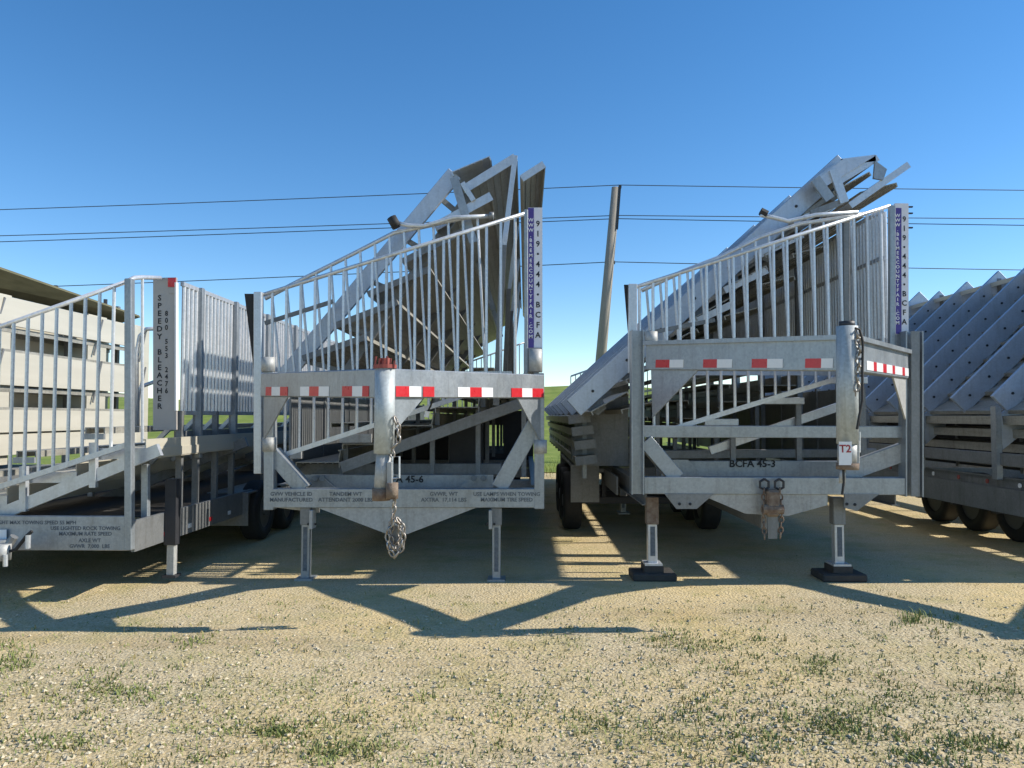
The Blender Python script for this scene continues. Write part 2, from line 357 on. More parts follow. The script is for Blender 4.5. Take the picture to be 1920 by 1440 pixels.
# ------------------------------------------------------------------ shared: gooseneck front
YF = 7.13
def tapes(par, p0, p1, spec, off, h=.075, dz=0.):
    """reflective tape pieces along a beam face between p0 and p1; spec: (px0, px1, 'red'/'white')"""
    for a, b, m in spec:
        q0, q1 = on_seg(p0, p1, a), on_seg(p0, p1, b)
        q0 = q0 + off + Vector((0, 0, dz)); q1 = q1 + off + Vector((0, 0, dz))
        beam('reflective_tape', par, q0, q1, .004, h, m, bevel=0)
def neck_beam(par, p0, p1, h, wd=.09):
    bm = bmesh.new(); s, u = frame(p1 - p0)
    a_beam(bm, p0, p1, wd, h); bev(bm, .008)
    return obj('gooseneck_beam', bm, 'galv', par), s
def rows_section(par, base, top, bents, y0, y1, n, second=True, plankw=.26, pm='plank', sm='blue_alu', tilt=.35, w=.17, inset=.0, drop=.12, bracket=True, up2=.27, rag=0.):
    """folded seating section: sloping stringers every bent, planks lying along the trailer behind them"""
    a, b = Vector((base[0], 0, base[1])), Vector((top[0], 0, top[1])); d = (b - a).normalized(); nrm = Vector((-d.z, 0, d.x))
    for i, Y in enumerate(bents):
        o = Vector((0, Y, 0))
        jit = rag * (.5 - ((i * 7919) % 13) / 12.)
        st = beam('stringer', par, a + o, b + o + d * jit + nrm * jit * .25, .05, w * (1 + .25 * jit), sm, up=nrm)
        if bracket:
            bm = bmesh.new()
            for k in range(n):
                c = a.lerp(b, (k + .55) / n) + o
                a_tube(bm, [c - Vector((0, .034, 0)), c + Vector((0, .034, 0))], .016, 6)
            tag(obj('bolts', bm, 'dark', st), kind='stuff')
            for k in range(n):
                c = a.lerp(b, (k + .4) / n) + o - nrm * w * .5
                plate('plank_bracket', st, [c + d * .1 + Vector((0, .034, 0)), c + d * -.1 + Vector((0, .034, 0)), c - d * .05 - nrm * .12 + Vector((0, .034, 0)), c + d * .06 - nrm * .12 + Vector((0, .034, 0))], .01, 'galv_dull')
        if second:
            o2 = o + Vector((0, .3, 0)) + nrm * up2
            beam('stringer', par, a.lerp(b, .08) + o2, a.lerp(b, .93) + o2, .05, w * .75, sm, up=nrm)
            for t in (.12, .5, .88):
                c = a.lerp(b, t) + o + Vector((0, .3, 0)); beam('stringer_link', par, c, c + nrm * up2, .04, .06, sm, bevel=0)
    for k in range(n):
        c = a.lerp(b, (k + .5) / n) - nrm * (w * .5 + drop * .5) + d * inset
        e = Vector((math.cos(tilt), 0, math.sin(tilt))) * plankw
        p = c - e * .35; q = c + e * .65
        plank('seat_plank', par, (p.x, p.z), (q.x, q.z), y0, y1, pm)
        p2 = c - nrm * .16 + d * .1; e2 = Vector((math.cos(tilt - .25), 0, math.sin(tilt - .25))) * plankw * .9
        q2 = p2 + e2
        plank('foot_plank', par, (p2.x, p2.z), (q2.x, q2.z), y0 + .08, y1 - .05, pm)

def chassis(par, xl, xr, y0, y1, zt, h=.2, xc=None, cross=6):
    for x in (xl, xr): channel('chassis_rail', par, (x, y0, zt - h / 2), (x, y1, zt - h / 2), .07, h, 'galv_dull')
    for i in range(cross):
        Y = y0 + (y1 - y0) * (i + .6) / cross
        beam('cross_member', par, (xl + .007, Y, zt - h * .55), (xr - .007, Y, zt - h * .55), .06, h * .6, 'galv_dull', bevel=0)
    if xc is not None: beam('spine', par, (xc, y0 + .1, zt - h - .12), (xc, y1, zt - h - .12), .16, .22, 'galv_dull')

def lower_rows(par, x0, z0, x1, z1, y0, y1, n, bents, pm='plank', sill=.86):
    '''open lower rows: foot deck, riser and seat on each step, rising from (x0, z0) to (x1, z1)'''
    dx = (x1 - x0) / n; dz = (z1 - z0) / n
    for k in range(n):
        xa, z = x0 + dx * k, z0 + dz * k
        plank('foot_plank', par, (xa + .01, z), (xa + dx - .01, z), y0, y1, pm, lip=.06)
        plank('riser', par, (xa + dx, z + dz - .07), (xa + dx - .02, z - .0), y0, y1, pm, lip=.03)
        if k < n - 1: plank('seat_plank', par, (xa + dx - .12, z + dz + .22), (xa + dx + .14, z + dz + .22), y0 + .04, y1, pm, lip=.05)
        for Y in bents:
            beam('upright', par, (xa + dx - .03, Y, sill), (xa + dx - .03, Y, z - .03), .05, .05, 'galv_dull', bevel=0)
            if k < n - 1: beam('seat_post', par, (xa + dx + .02, Y, z), (xa + dx + .02, Y, z + dz + .2), .04, .05, 'galv_dull', bevel=0)

def sun_block_panels(par, x, y0, y1, z0, z1, n, m='galv_dull'):  # added panels that keep the low sun from passing through the trailers
    L = (y1 - y0) / n
    for i in range(n):
        bm = bmesh.new(); a_box(bm, (x - .01, y0 + L * i + .01, z0), (x + .01, y0 + L * (i + 1) - .01, z1)); obj('sun_block_panel', bm, m, par)
        beam('sun_block_rib', par, (x, y0 + L * (i + 1), z0 - .03), (x, y0 + L * (i + 1), z1 + .03), .05, .05, 'galv_dull', bevel=0)

# =================================================================== trailer with neck plate 45-6
B = thing('bleacher_trailer', 'gooseneck bleacher trailer with lettering 45-6, rusty neck coupler and red-capped neck top', 'trailer', (P(755, 900, YF).x, YF, 0), 'folded bleacher trailers parked in a row')
q = lambda x, y, Y=YF: P(x, y, Y)
beam('bumper_bar', B, q(514, 933), q(1003, 933), .12, .172, 'galv')
beam('front_post', B, q(507, 697), q(507, 955), .12, .09, 'galv', up=Vector((0, 0, 1)))
beam('front_post', B, q(1011, 700), q(1011, 953), .12, .09, 'galv')
for (x, y0, y1) in ((503, 670, 697), (505, 820, 846), (1013, 825, 850), (1004, 655, 697)):
    tube('pivot_socket', B, [q(x, y0, YF - .03), q(x, y1, YF - .03)], .062, 'cream', 14)
beam('rail_post', B, q(485, 548, 7.26), q(485, 888, 7.26), .07, .075, 'alu')
plate('rubber_flap', B, [q(459, 551, 7.3), q(476, 551, 7.3), q(477, 700, 7.3), q(470, 640, 7.3)], .02, 'black')
apex = P(722, 719, 5.630); cl = q(497, 722, 7.1); cr = q(1014, 725, 7.1)
for cc, sgn, spec in ((cl, -1, [(508, 519, 'red'), (519, 535, 'white'), (535, 549, 'red'), (573, 590, 'white'), (590, 608, 'red'), (608, 627, 'white'), (652, 671, 'red'), (671, 690, 'white'), (690, 702, 'red')]),
                      (cr, 1, [(734, 759, 'red'), (759, 781, 'white'), (785, 806, 'red'), (850, 873, 'white'), (873, 895, 'red'), (895, 916, 'white'), (951, 971, 'red'), (971, 990, 'white'), (990, 1011, 'red')])):
    nb, s = neck_beam(B, apex, cc, .215)
    n_ = s if s.y < 0 else -s
    tapes(B, apex, cc, spec, n_ * .048, .078, -.058)
    o_ = n_ * .02
    if sgn > 0: plate('gusset', B, [on_seg(apex, cc, 726) + Vector((0, 0, -.105)) + o_, on_seg(apex, cc, 790) + Vector((0, 0, -.105)) + o_, on_seg(apex, cc, 748) + Vector((0, 0, -.30)) + o_, on_seg(apex, cc, 730) + Vector((0, 0, -.36)) + o_], .014, 'galv')
    g0, g1 = (545, 501) if sgn < 0 else (966, 1009)
    plate('gusset', B, [on_seg(apex, cc, g0) + Vector((0, 0, -.105)) + o_, on_seg(apex, cc, g1) + Vector((0, 0, -.105)) + o_, on_seg(apex, cc, g1) + Vector((0, 0, -.5)) + o_], .014, 'galv')
nk = thing
neck = tube('neck_tube', B, [P(722, 691, 5.600), P(720, 850, 5.600)], .074, 'neck', 24)
tube('neck_inner_tube', neck, [P(720, 848, 5.600), P(715, 925, 5.600)], .056, 'cream', 20)
tube('coupler_ring', neck, [P(715, 915, 5.600), P(715, 938, 5.600)], .066, 'rust', 20)
tube('coupler_ball', neck, [P(735, 905, 5.550), P(735, 935, 5.550)], .045, 'rust', 12)
beam('latch', neck, P(731, 866, 5.550), P(731, 908, 5.550), .03, .04, 'cream')
tube('latch_handle', neck, [P(736, 897, 5.550), P(736, 856, 5.550), P(749, 856, 5.550), P(749, 896, 5.550), P(736, 897, 5.550)], .007, 'alu_bar', 6)
bm = bmesh.new(); a_tube(bm, [P(722, 684, 5.600), P(722, 691, 5.600)], .085, 16); a_tube(bm, [P(722, 672, 5.600), P(722, 685, 5.600)], .045, 10)
for k in range(6): a_beam(bm, P(703 + 7 * k, 690, 5.550), P(705 + 7 * k, 668 + 4 * (k % 3), 5.550), .012, .012)
obj('neck_cap', bm, 'redcap', neck)
chain('safety_chain', B, [P(740, 782, 5.560), P(748, 805, 5.560), P(746, 830, 5.560), P(734, 842, 5.560), P(737, 860, 5.560)], .06, .0075)
chain('safety_chain', B, [P(733, 800, 5.570), P(728, 825, 5.570), P(733, 845, 5.570)], .06, .0075)
chain('safety_chain', B, [P(740, 935, 5.560), P(736, 975, 5.560), P(726, 1000, 5.560), P(729, 1030, 5.560), P(740, 1045, 5.560), P(755, 1025, 5.560), P(757, 990, 5.560), P(744, 972, 5.560)], .058, .0075)
chain('safety_chain', B, [P(738, 972, 5.600), P(732, 1005, 5.600), P(740, 1030, 5.600), P(750, 1008, 5.600), P(748, 980, 5.600), P(740, 972, 5.600)], .058, .0075)
plate('coupler_tab', B, [P(735, 985, 5.630), P(749, 985, 5.630), P(751, 1033, 5.630), P(733, 1033, 5.630)], .012, 'galv_dull')
tube('trailer_cable', B, [P(812, 742, 6.2), P(808, 760, 6.2), P(801, 774, 6.2)], .008, 'black', 6)
tube('cable_plug', B, [P(802, 771, 6.2), P(799, 782, 6.2)], .02, 'white', 8)
bm = bmesh.new(); a_plate(bm, [P(780, 738, 5.9), P(789, 722, 5.9), P(796, 735, 5.9), P(793, 745, 5.9)], .03); obj('hook', bm, 'galv_dull', B)
# lower front: braces, name plate, hull, jacks
beam('brace', B, q(511, 848, 7.2), q(572, 918, 7.2), .16, .13, 'galv')
beam('brace', B, q(1003, 795, 7.2), q(936, 915, 7.2), .1, .15, 'galv')
beam('name_plate_beam', B, q(582, 903, 8.0), q(915, 903, 8.0), .05, .145, 'galv')
plate('corner_plate', B, [q(570, 890, 7.95), q(600, 890, 7.95), q(632, 917, 7.95), q(570, 917, 7.95)], .012, 'galv')
plate('corner_plate', B, [q(925, 890, 7.95), q(893, 890, 7.95), q(855, 917, 7.95), q(925, 917, 7.95)], .012, 'galv')
for x in (590, 604, 888, 906): tube('bolt', B, [q(x, 897, 7.9), q(x, 897, 7.96)], .03, 'galv_dull', 10)
text(B, 'number_lettering', 'BCFA 45-6', q(752, 899, 7.965), .098, 'ink', sx=1.05)
beam('deck_beam', B, q(556, 879, 8.4), q(940, 879, 8.4), .1, .12, 'galv_dull')
plate('hull_plate', B, [q(598, 951), q(893, 951), q(765, 1000), q(728, 1000)], .09, 'cream')
plate('hull_plate', B, [q(518, 951, 7.18), q(598, 951, 7.18), q(598, 961, 7.18)], .04, 'cream')
for x, sx in ((575, 1), (931, -1)):
    p = q(x, 960, 7.16); jack(B, p.x, p.y, .66, .5, .098, .19)
    c = q(x + 11 * sx, 976, 7.10)
    bk = beam('jack_bracket', B, c + Vector((0, 0, -.07)), c + Vector((0, 0, .1)), .13, .03, 'cream', bevel=.003)
    for k in (-1, 1):
        for zz in (-.03,): tube('bracket_hole', bk, [c + Vector((k * .033, -.02, zz)), c + Vector((k * .033, -.012, zz))], .012, 'ink', 8)
for x, t, sz in ((546, 'GVW VEHICLE ID\nMANUFACTURED', .05), (648, 'TANDEM WT\nATTENDANT 2000 LBS', .05), (832, 'GVWR, WT\nAXTRA  17,114 LBS', .05), (950, 'USE LAMPS WHEN TOWING\nMAXIMUM TIRE SPEED', .048)):
    text(B, 'faded_lettering', t, q(x, 932, YF - .0635), sz, 'faded', line=1.05)
# guard rail, sign
end_rail(B, q(492, 553, 7.3), q(985, 400, 7.3), q(520, 857, 7.3), q(985, 704, 7.3), [511 + 26.75 * i for i in range(18)], 7.3)
def sign(par, x0, xp, x1, x2, y0, y1, Y):
    beam('sign_post', par, P((x0 + xp) / 2, y0 + 4, Y), P((x0 + xp) / 2, y1 + 60, Y), .06, (xp - x0) * Y / F, 'galv')
    bd = beam('sign_board', par, P((xp + x2) / 2, y0, Y), P((xp + x2) / 2, y1, Y), .03, (x2 - xp) * Y / F, 'vinyl', bevel=0)
    beam('sign_stripe', bd, P((xp + x1) / 2, y0 + (8 if x0 > 1500 else 0), Y - .018), P((xp + x1) / 2, y1, Y - .018), .004, (x1 - xp) * Y / F, 'purple', bevel=0)
    H = (y1 - y0) * Y / F
    a = 'WWW.BREMERCOUNTYFAIR.COM'; nA = len(a)
    for i, ch in enumerate(a): text(bd, 'letter', ch, P((xp + x1) / 2 - .3, y0 + 18 + (y1 - y0 - 34) * (i + .5) / nA, Y - .022), H * .036, 'lettering', sx=1.0)
    b = '919-444-BCFA'
    for i, ch in enumerate(b): text(bd, 'letter', ch if ch != '-' else '\u2022', P((x1 + x2) / 2 - .4, y0 + 24 + (y1 - y0 - 34) * (i + .3) / len(b), Y - .018), H * .058, 'ink', sx=.95)
sign(B, 983, 990, 1001, 1017, 390, 652, 7.2)
beam('sign_base', B, P(1003, 653, 7.2), P(1003, 698, 7.2), .08, .14, 'galv_dull')
# inner rail behind it
Yi = 7.62
ir = [P(*v, Yi) for v in ((497, 560), (560, 527), (640, 487), (738, 437), (800, 424), (868, 409), (925, 405))]
tube('top_rail', B, ir, .021, 'alu_bar')
tube('grab_tube', B, [P(741, 417, Yi - .05), P(765, 423, Yi - .05), P(795, 424, Yi - .05), P(850, 408, Yi - .05), P(920, 405, Yi - .05)], .021, 'alu_bar')
tube('end_cap', B, [P(734, 408, Yi - .05), P(744, 426, Yi - .05)], .05, 'black', 10); tube('end_cap', B, [P(917, 405, Yi - .05), P(926, 405, Yi - .05)], .04, 'galv_dull', 10)
for i in range(15):
    x = 510 + 27.5 * i
    for a, b in zip(ir, ir[1:]):
        if proj_x(a) <= x <= proj_x(b): t = on_seg(a, b, x)
    f = P(x + 15, 700, Yi); baluster(B, f, t, .0135)
beam('bottom_rail', B, P(520, 700, Yi), P(960, 700, Yi), .035, .04, 'alu', bevel=0)
beam('mid_rail', B, P(497, 606, Yi), P(625, 565, Yi), .03, .04, 'galv_dull', bevel=0)
# lower rows
YB0, YB1 = 8.0, 18.6
beam('lower_stringer', B, P(640, 877, 7.9), P(978, 756, 7.9), .06, .115, 'galv_dull')
lower_rows(B, -2.4, 1.02, .02, 1.98, 8.05, YB1, 5, (8.2, 10.2, 12.2, 14.2, 16.2, 18.2))
for x0, x1, y in ((545, 567, 852), (637, 697, 822)): beam('row_bracket', B, P(x0, y, 7.95), P(x1, y, 7.95), .06, .09, 'cream')
# folded upper rows
sA, sB_ = P(520, 722, 7.86), P(853, 326, 7.86)
for i, Y in enumerate((7.86, 10.3, 12.3, 14.3, 16.3, 17.86)):
    a = Vector((sA.x, Y, sA.z)); b = Vector((sB_.x, Y, sB_.z)); d = (b - a).normalized(); nr = Vector((-d.z, 0, d.x))
    st = beam('stringer', B, a, b, .05, .165, 'blue_alu', up=nr)
    a2, b2 = a + Vector((.50, .1, -.12)), b + Vector((.16, .1, -.16)); beam('stringer', B, a2, b2, .05, .09, 'galv_dull', up=nr)
    for t in (.12, .3, .5, .7, .9):
        c = a.lerp(b, t); beam('stringer_link', st, c + Vector((0, .05, 0)), a2.lerp(b2, t), .04, .05, 'galv_dull', bevel=0)
rowsB = [((868, 349), (963, 290)), ((812, 420), (918, 362)), ((752, 487), (866, 430)), ((688, 548), (806, 500)), ((626, 607), (744, 562)), ((566, 668), (684, 628))]
for i, (u, v) in enumerate(rowsB):
    a, b = P(*u, 7.74), P(*v, 7.74); plank('foot_plank', B, (a.x, a.z), (b.x, b.z), 7.74, YB1, 'plank', lip=.075 if i < 2 else .05, cap=True, cm='alu' if i < 2 else 'galv_dull')
for (u, v) in (((975, 331), (1017, 304)),):
    a, b = P(*u, 7.74), P(*v, 7.74); plank('seat_plank', B, (a.x, a.z), (b.x, b.z), 7.74, YB1, 'plank', lip=.06, cap=True)
a, b = P(846, 322, 7.76), P(918, 292, 7.76); plank('seat_plank', B, (a.x, a.z), (b.x, b.z), 7.76, YB1, 'alu', lip=.05)
for Y in (7.72, 10.4, 12.6, 14.8, 17.):
    dy = Y - 7.72; mv = Vector((0, dy, 0))
    beam('seat_strut', B, P(966, 292, 7.72) + mv, P(944, 470, 7.72) + mv, .03, .05, 'alu', bevel=0)
    beam('seat_strut', B, P(851, 333, 7.71) + mv, P(888, 455, 7.71) + mv, .03, .085, 'galv', bevel=0)
    beam('seat_strut', B, P(867, 343, 7.70) + mv, P(888, 376, 7.70) + mv, .03, .05, 'alu', bevel=0)
    beam('back_strut', B, P(944, 460, 7.72) + mv, P(930, 760, 7.72) + mv, .04, .06, 'galv_dull', bevel=0)
xr_ = P(1003, 700, 7.3).x
side_rail(B, xr_, 7.35, 18.5, 2.05, 3.42, .075, posts=(8.5, 10.5, 12.5, 14.5, 16.5, 18.4), mid=(2.7,))
# rear end: second rail, dark panels added low down for the shade under the rows
er = 18.5
end_rail(B, Vector((-2.3, er, 2.45)), Vector((.1, er, 3.3)), Vector((-2.3, er, 1.3)), Vector((.1, er, 1.95)), [], er)
for i in range(22): x = -2.3 + 2.4 * i / 21; baluster(B, (x, er, 1.3 + .65 * i / 21), (x, er, 2.45 + .85 * i / 21), .012)
Yp = 12.4
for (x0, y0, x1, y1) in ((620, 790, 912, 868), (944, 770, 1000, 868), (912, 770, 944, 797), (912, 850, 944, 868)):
    a, b = P(x0, y0, Yp), P(x1, y1, Yp); beam('shade_fill_panel', B, (a.x, Yp, (a.z + b.z) / 2), (b.x, Yp, (a.z + b.z) / 2), .02, a.z - b.z, 'dark', bevel=0)  # dark sheets stand in for the shade beneath the seats
chassis(B, P(520, 900, YF).x, P(1003, 900, YF).x, 7.25, 18.7, .86, .2, xc=-1.12)
for Y in (12.9, 13.8):
    for x in (-2.05, -.2): wheel(B, x, Y)
    beam('axle', B, (-2.05, Y, .38), (-.2, Y, .38), .09, .09, 'dark')
    for x in (-2.05, -.2): beam('spring_hanger', B, (x + .2 * (1 if x < -1 else -1), Y, .38), (x + .2 * (1 if x < -1 else -1), Y, .68), .08, .05, 'dark', bevel=0)
plate('shade_fill_box', B, [P(845, 792, 9.6), P(905, 792, 9.6), P(905, 872, 9.6), P(845, 872, 9.6)], .4, 'dark')  # dark box added to fill the dim space under the rows

sun_block_panels(B, -2.44, 8.0, 18.6, .9, 1.75, 8)  # unseen side; panels added to throw shade on the trailer to the left
# =================================================================== trailer with neck plate 45-3
C = thing('bleacher_trailer', 'gooseneck bleacher trailer lettered 45-3 with mid crossbar and black pads under its jacks', 'trailer', (P(1455, 900, YF).x, YF, 0), 'folded bleacher trailers parked in a row')
beam('bumper_bar', C, q(1206, 909), q(1692, 911), .12, .155, 'galv')
beam('mid_bar', C, q(1206, 809, 7.18), q(1694, 810, 7.18), .08, .11, 'galv')
channel('front_post', C, q(1194, 620), q(1194, 926), .14, .115, 'galv', up=Vector((1, 0, 0)))
channel('front_post', C, q(1708, 622), q(1708, 930), .14, .16, 'galv', up=Vector((1, 0, 0)))
beam('front_post_face', C, q(1716, 621, YF - .08), q(1716, 931, YF - .08), .012, .075, 'galv_dull', bevel=0)
beam('rail_post', C, q(1186, 533, 7.26), q(1186, 700, 7.26), .07, .08, 'alu')
plate('rubber_flap', C, [q(1170, 534, 7.3), q(1183, 534, 7.3), q(1183, 640, 7.3), q(1177, 620, 7.3)], .02, 'black')
tube('pivot_socket', C, [q(1221, 622, 7.05), q(1221, 647, 7.05)], .058, 'cream', 14)
apex = P(1588, 662, 5.630); cl = q(1216, 667, 7.08); cr = q(1697, 684, 7.15)
neck_specs = ((cl, [(1236, 1262, 'red'), (1262, 1288, 'white'), (1325, 1351, 'red'), (1351, 1379, 'white'), (1416, 1445, 'red'), (1445, 1474, 'white'), (1516, 1546, 'red'), (1546, 1568, 'white')]),
              (cr, [(1612, 1625, 'white'), (1625, 1631, 'red'), (1631, 1643, 'white'), (1643, 1650, 'red'), (1650, 1661, 'white'), (1661, 1666, 'red'), (1666, 1680, 'white'), (1680, 1685, 'red'), (1685, 1692, 'white')]))
for k, (cc, spec) in enumerate(neck_specs):
    nb, s = neck_beam(C, apex, cc, .265); n_ = s if s.y < 0 else -s
    tapes(C, apex, cc, spec, n_ * .048, .07, -.075)
    a_, b_ = apex + n_ * .05 + Vector((0, 0, .112)), cc + n_ * .05 + Vector((0, 0, .112)); beam('top_flange', nb, a_, b_, .05, .035, 'galv', bevel=0)
    o_ = n_ * .02
    if k == 0: plate('gusset', C, [on_seg(apex, cc, 1312) + Vector((0, 0, -.13)) + o_, on_seg(apex, cc, 1224) + Vector((0, 0, -.13)) + o_, on_seg(apex, cc, 1226) + Vector((0, 0, -.56)) + o_], .014, 'galv')
    else: plate('gusset', C, [on_seg(apex, cc, 1668) + Vector((0, 0, -.13)) + o_, on_seg(apex, cc, 1692) + Vector((0, 0, -.13)) + o_, on_seg(apex, cc, 1690) + Vector((0, 0, -.5)) + o_], .014, 'cream')
neck = tube('neck_tube', C, [P(1588, 612, 5.600), P(1589, 832, 5.600)], .075, 'neck', 24)
tube('neck_inner_tube', neck, [P(1589, 830, 5.600), P(1589, 872, 5.600)], .068, 'cream', 20)
tube('coupler_ring', neck, [P(1589, 868, 5.600), P(1589, 880, 5.600)], .078, 'rust', 20)
tube('coupler_pin', neck, [P(1580, 878, 5.580), P(1579, 906, 5.580)], .022, 'cream', 10)
plate('warning_label', neck, [P(1573, 828, 5.525), P(1597, 828, 5.525), P(1597, 872, 5.525), P(1573, 872, 5.525)], .004, 'white')
text(neck, 'label_print', 'T2', P(1585, 842, 5.521), .075, 'label_red')
beam('latch', neck, P(1604, 826, 5.570), P(1604, 870, 5.570), .03, .05, 'cream')
tube('latch_handle', neck, [P(1602, 848, 5.570), P(1602, 810, 5.570), P(1612, 810, 5.570), P(1612, 848, 5.570), P(1602, 848, 5.570)], .006, 'alu_bar', 6)
tube('neck_cap', neck, [P(1588, 603, 5.600), P(1588, 613, 5.600)], .055, 'dark', 14)
chain('safety_chain', C, [P(1602, 615, 5.550), P(1612, 640, 5.550), P(1603, 680, 5.550), P(1606, 715, 5.550), P(1603, 745, 5.550)], .062, .0075)
chain('safety_chain', C, [P(1606, 620, 5.520), P(1613, 660, 5.520), P(1609, 700, 5.520), P(1606, 735, 5.520)], .062, .0075)
tube('trailer_cable', C, [P(1603, 615, 5.500), P(1612, 618, 5.500), P(1618, 640, 5.500), P(1617, 700, 5.500), P(1617, 750, 5.500), P(1611, 780, 5.500), P(1607, 805, 5.500)], .009, 'black', 6)
tube('trailer_cable', C, [P(1581, 880, 5.560), P(1582, 905, 5.560), P(1579, 928, 5.560)], .009, 'black', 6)
beam('brace', C, q(1208, 826, 7.2), q(1268, 896, 7.2), .16, .14, 'galv')
beam('brace', C, q(1706, 842, 7.2), q(1578, 888, 7.25), .1, .165, 'cream')
beam('name_plate_beam', C, q(1246, 879, 8.0), q(1600, 879, 8.0), .05, .165, 'galv')
plate('corner_plate', C, [q(1240, 862, 7.95), q(1290, 862, 7.95), q(1318, 893, 7.95), q(1240, 893, 7.95)], .012, 'galv')
text(C, 'number_lettering', 'BCFA 45-3', q(1411, 870, 7.965), .1, 'ink', sx=1.05)
beam('deck_beam', C, q(1240, 852, 8.5), q(1640, 849, 8.5), .1, .09, 'galv_dull')
plate('hull_plate', C, [q(1310, 926), q(1548, 926), q(1548, 946), q(1475, 966), q(1395, 962)], .09, 'cream')
for pts, hol in (([(1246, 926), (1338, 926), (1306, 954), (1268, 954)], ((1274, 945), (1294, 945))), ([(1583, 926), (1648, 926), (1606, 958), (1582, 952)], ((1588, 945), (1603, 946)))):
    hp = plate('bracket_plate', C, [q(*p, 7.07) for p in pts], .02, 'galv_dull')
    for h_ in hol: tube('bracket_hole', hp, [q(*h_, 7.06), q(*h_, 7.052)], .014, 'ink', 8)
def rubber_pad(x, Y, label, wd=.40):
    bm = bmesh.new()
    a_box(bm, (x - wd / 2, Y - .16, .0), (x + wd / 2, Y + .16, .07)); bev(bm, .012)
    a_box(bm, (x - wd * .22, Y - .11, .065), (x + wd * .22, Y + .11, .13))
    o = obj('jack_pad', bm, 'tar'); return tag(o, label, 'jack pad', 'pads under the trailer jacks')
for x, lab in ((1222, 'dark stacked timber pad under the rusty trailer jack leg'), (1570, 'dark timber pad under the silver jack leg behind the gooseneck tube')):
    p = q(x, 960, 7.25); jack(C, p.x, p.y, .75, .50, .11, .2, m='alu', mup='rust' if x < 1300 else 'galv_dull', z0=.131)
    rubber_pad(p.x, p.y, lab)
for x in (1433, 1461): tube('tow_ring', C, [q(x, 898, 7.0), q(x + 8, 903, 7.0), q(x + 8, 914, 7.0), q(x, 918, 7.0), q(x - 8, 914, 7.0), q(x - 8, 903, 7.0), q(x, 898, 7.0)], .012, 'dark', 6)
bm = bmesh.new(); a_beam(bm, q(1448, 918, 7.0), q(1448, 968, 7.0), .1, .12); bev(bm, .02); a_tube(bm, [q(1430, 955, 6.98), q(1468, 955, 6.98)], .045, 10); obj('winch', bm, 'rust', C)
plate('winch_tab', C, [q(1438, 966, 7.), q(1459, 966, 7.), q(1457, 1010, 7.), q(1440, 1010, 7.)], .012, 'galv_dull')
chain('safety_chain', C, [q(1433, 915, 6.98), q(1431, 960, 6.98), q(1434, 1010, 6.98)], .06, .007, 'rust'); chain('safety_chain', C, [q(1462, 915, 6.98), q(1466, 960, 6.98), q(1463, 1008, 6.98)], .06, .007, 'rust')
end_rail(C, q(1193, 538, 7.3), q(1668, 386, 7.3), q(1232, 813, 7.3), q(1690, 673, 7.3), [1199 + 25.1 * i for i in range(19)], 7.3)
beam('rail_post', C, q(1586, 418, 7.34), q(1586, 720, 7.34), .05, .06, 'galv_dull')
sign(C, 1667, 1677, 1690, 1702, 382, 626, 7.2)
beam('sign_base', C, P(1688, 627, 7.2), P(1688, 690, 7.2), .08, .12, 'galv_dull')
for y in (388, 400, 427): beam('sign_hook', C, q(1700, y, 7.2), q(1711, y, 7.2), .02, .012, 'wire', bevel=0)
ir = [P(*v, Yi) for v in ((1203, 545), (1280, 509), (1350, 482), (1425, 445), (1500, 420), (1580, 408), (1625, 400))]
tube('top_rail', C, ir, .021, 'alu_bar')
tube('grab_tube', C, [P(1425, 403, Yi - .05), P(1450, 408, Yi - .05), P(1478, 415, Yi - .05), P(1530, 403, Yi - .05), P(1608, 398, Yi - .05)], .021, 'alu_bar')
tube('end_cap', C, [P(1426, 396, Yi - .05), P(1438, 402, Yi - .05)], .04, 'black', 8)
for i in range(16):
    x = 1212 + 25.5 * i
    for a, b in zip(ir, ir[1:]):
        if proj_x(a) <= x <= proj_x(b): t = on_seg(a, b, x)
    baluster(C, P(x + 14, 700, Yi), t, .0135)
beam('bottom_rail', C, P(1225, 700, Yi), P(1670, 700, Yi), .035, .04, 'alu', bevel=0)
beam('mid_rail', C, P(1203, 627, Yi), P(1340, 600, Yi), .03, .04, 'galv_dull', bevel=0)
for (x0, x1, y) in ((1330, 1384, 786), (1440, 1507, 746), (1560, 1625, 708)):
    a, b = P(x0, y, 8.0), P(x1, y, 8.0); pass
    beam('row_bracket', C, (a.x - .05, 8.0, a.z - .03), (b.x, 8.0, b.z - .03), .05, .07, 'alu')
    beam('upright', C, (b.x - .05, 8.03, .9), (b.x - .05, 8.03, a.z - .03), .05, .05, 'galv_dull', bevel=0)
lower_rows(C, .9, 1.06, 3.5, 2.1, 9.8, YB1, 5, (9.9, 11.9, 13.9, 15.9, 17.9))
beam('lower_stringer', C, P(1330, 845, 8.1), P(1580, 760, 8.1), .05, .09, 'alu')
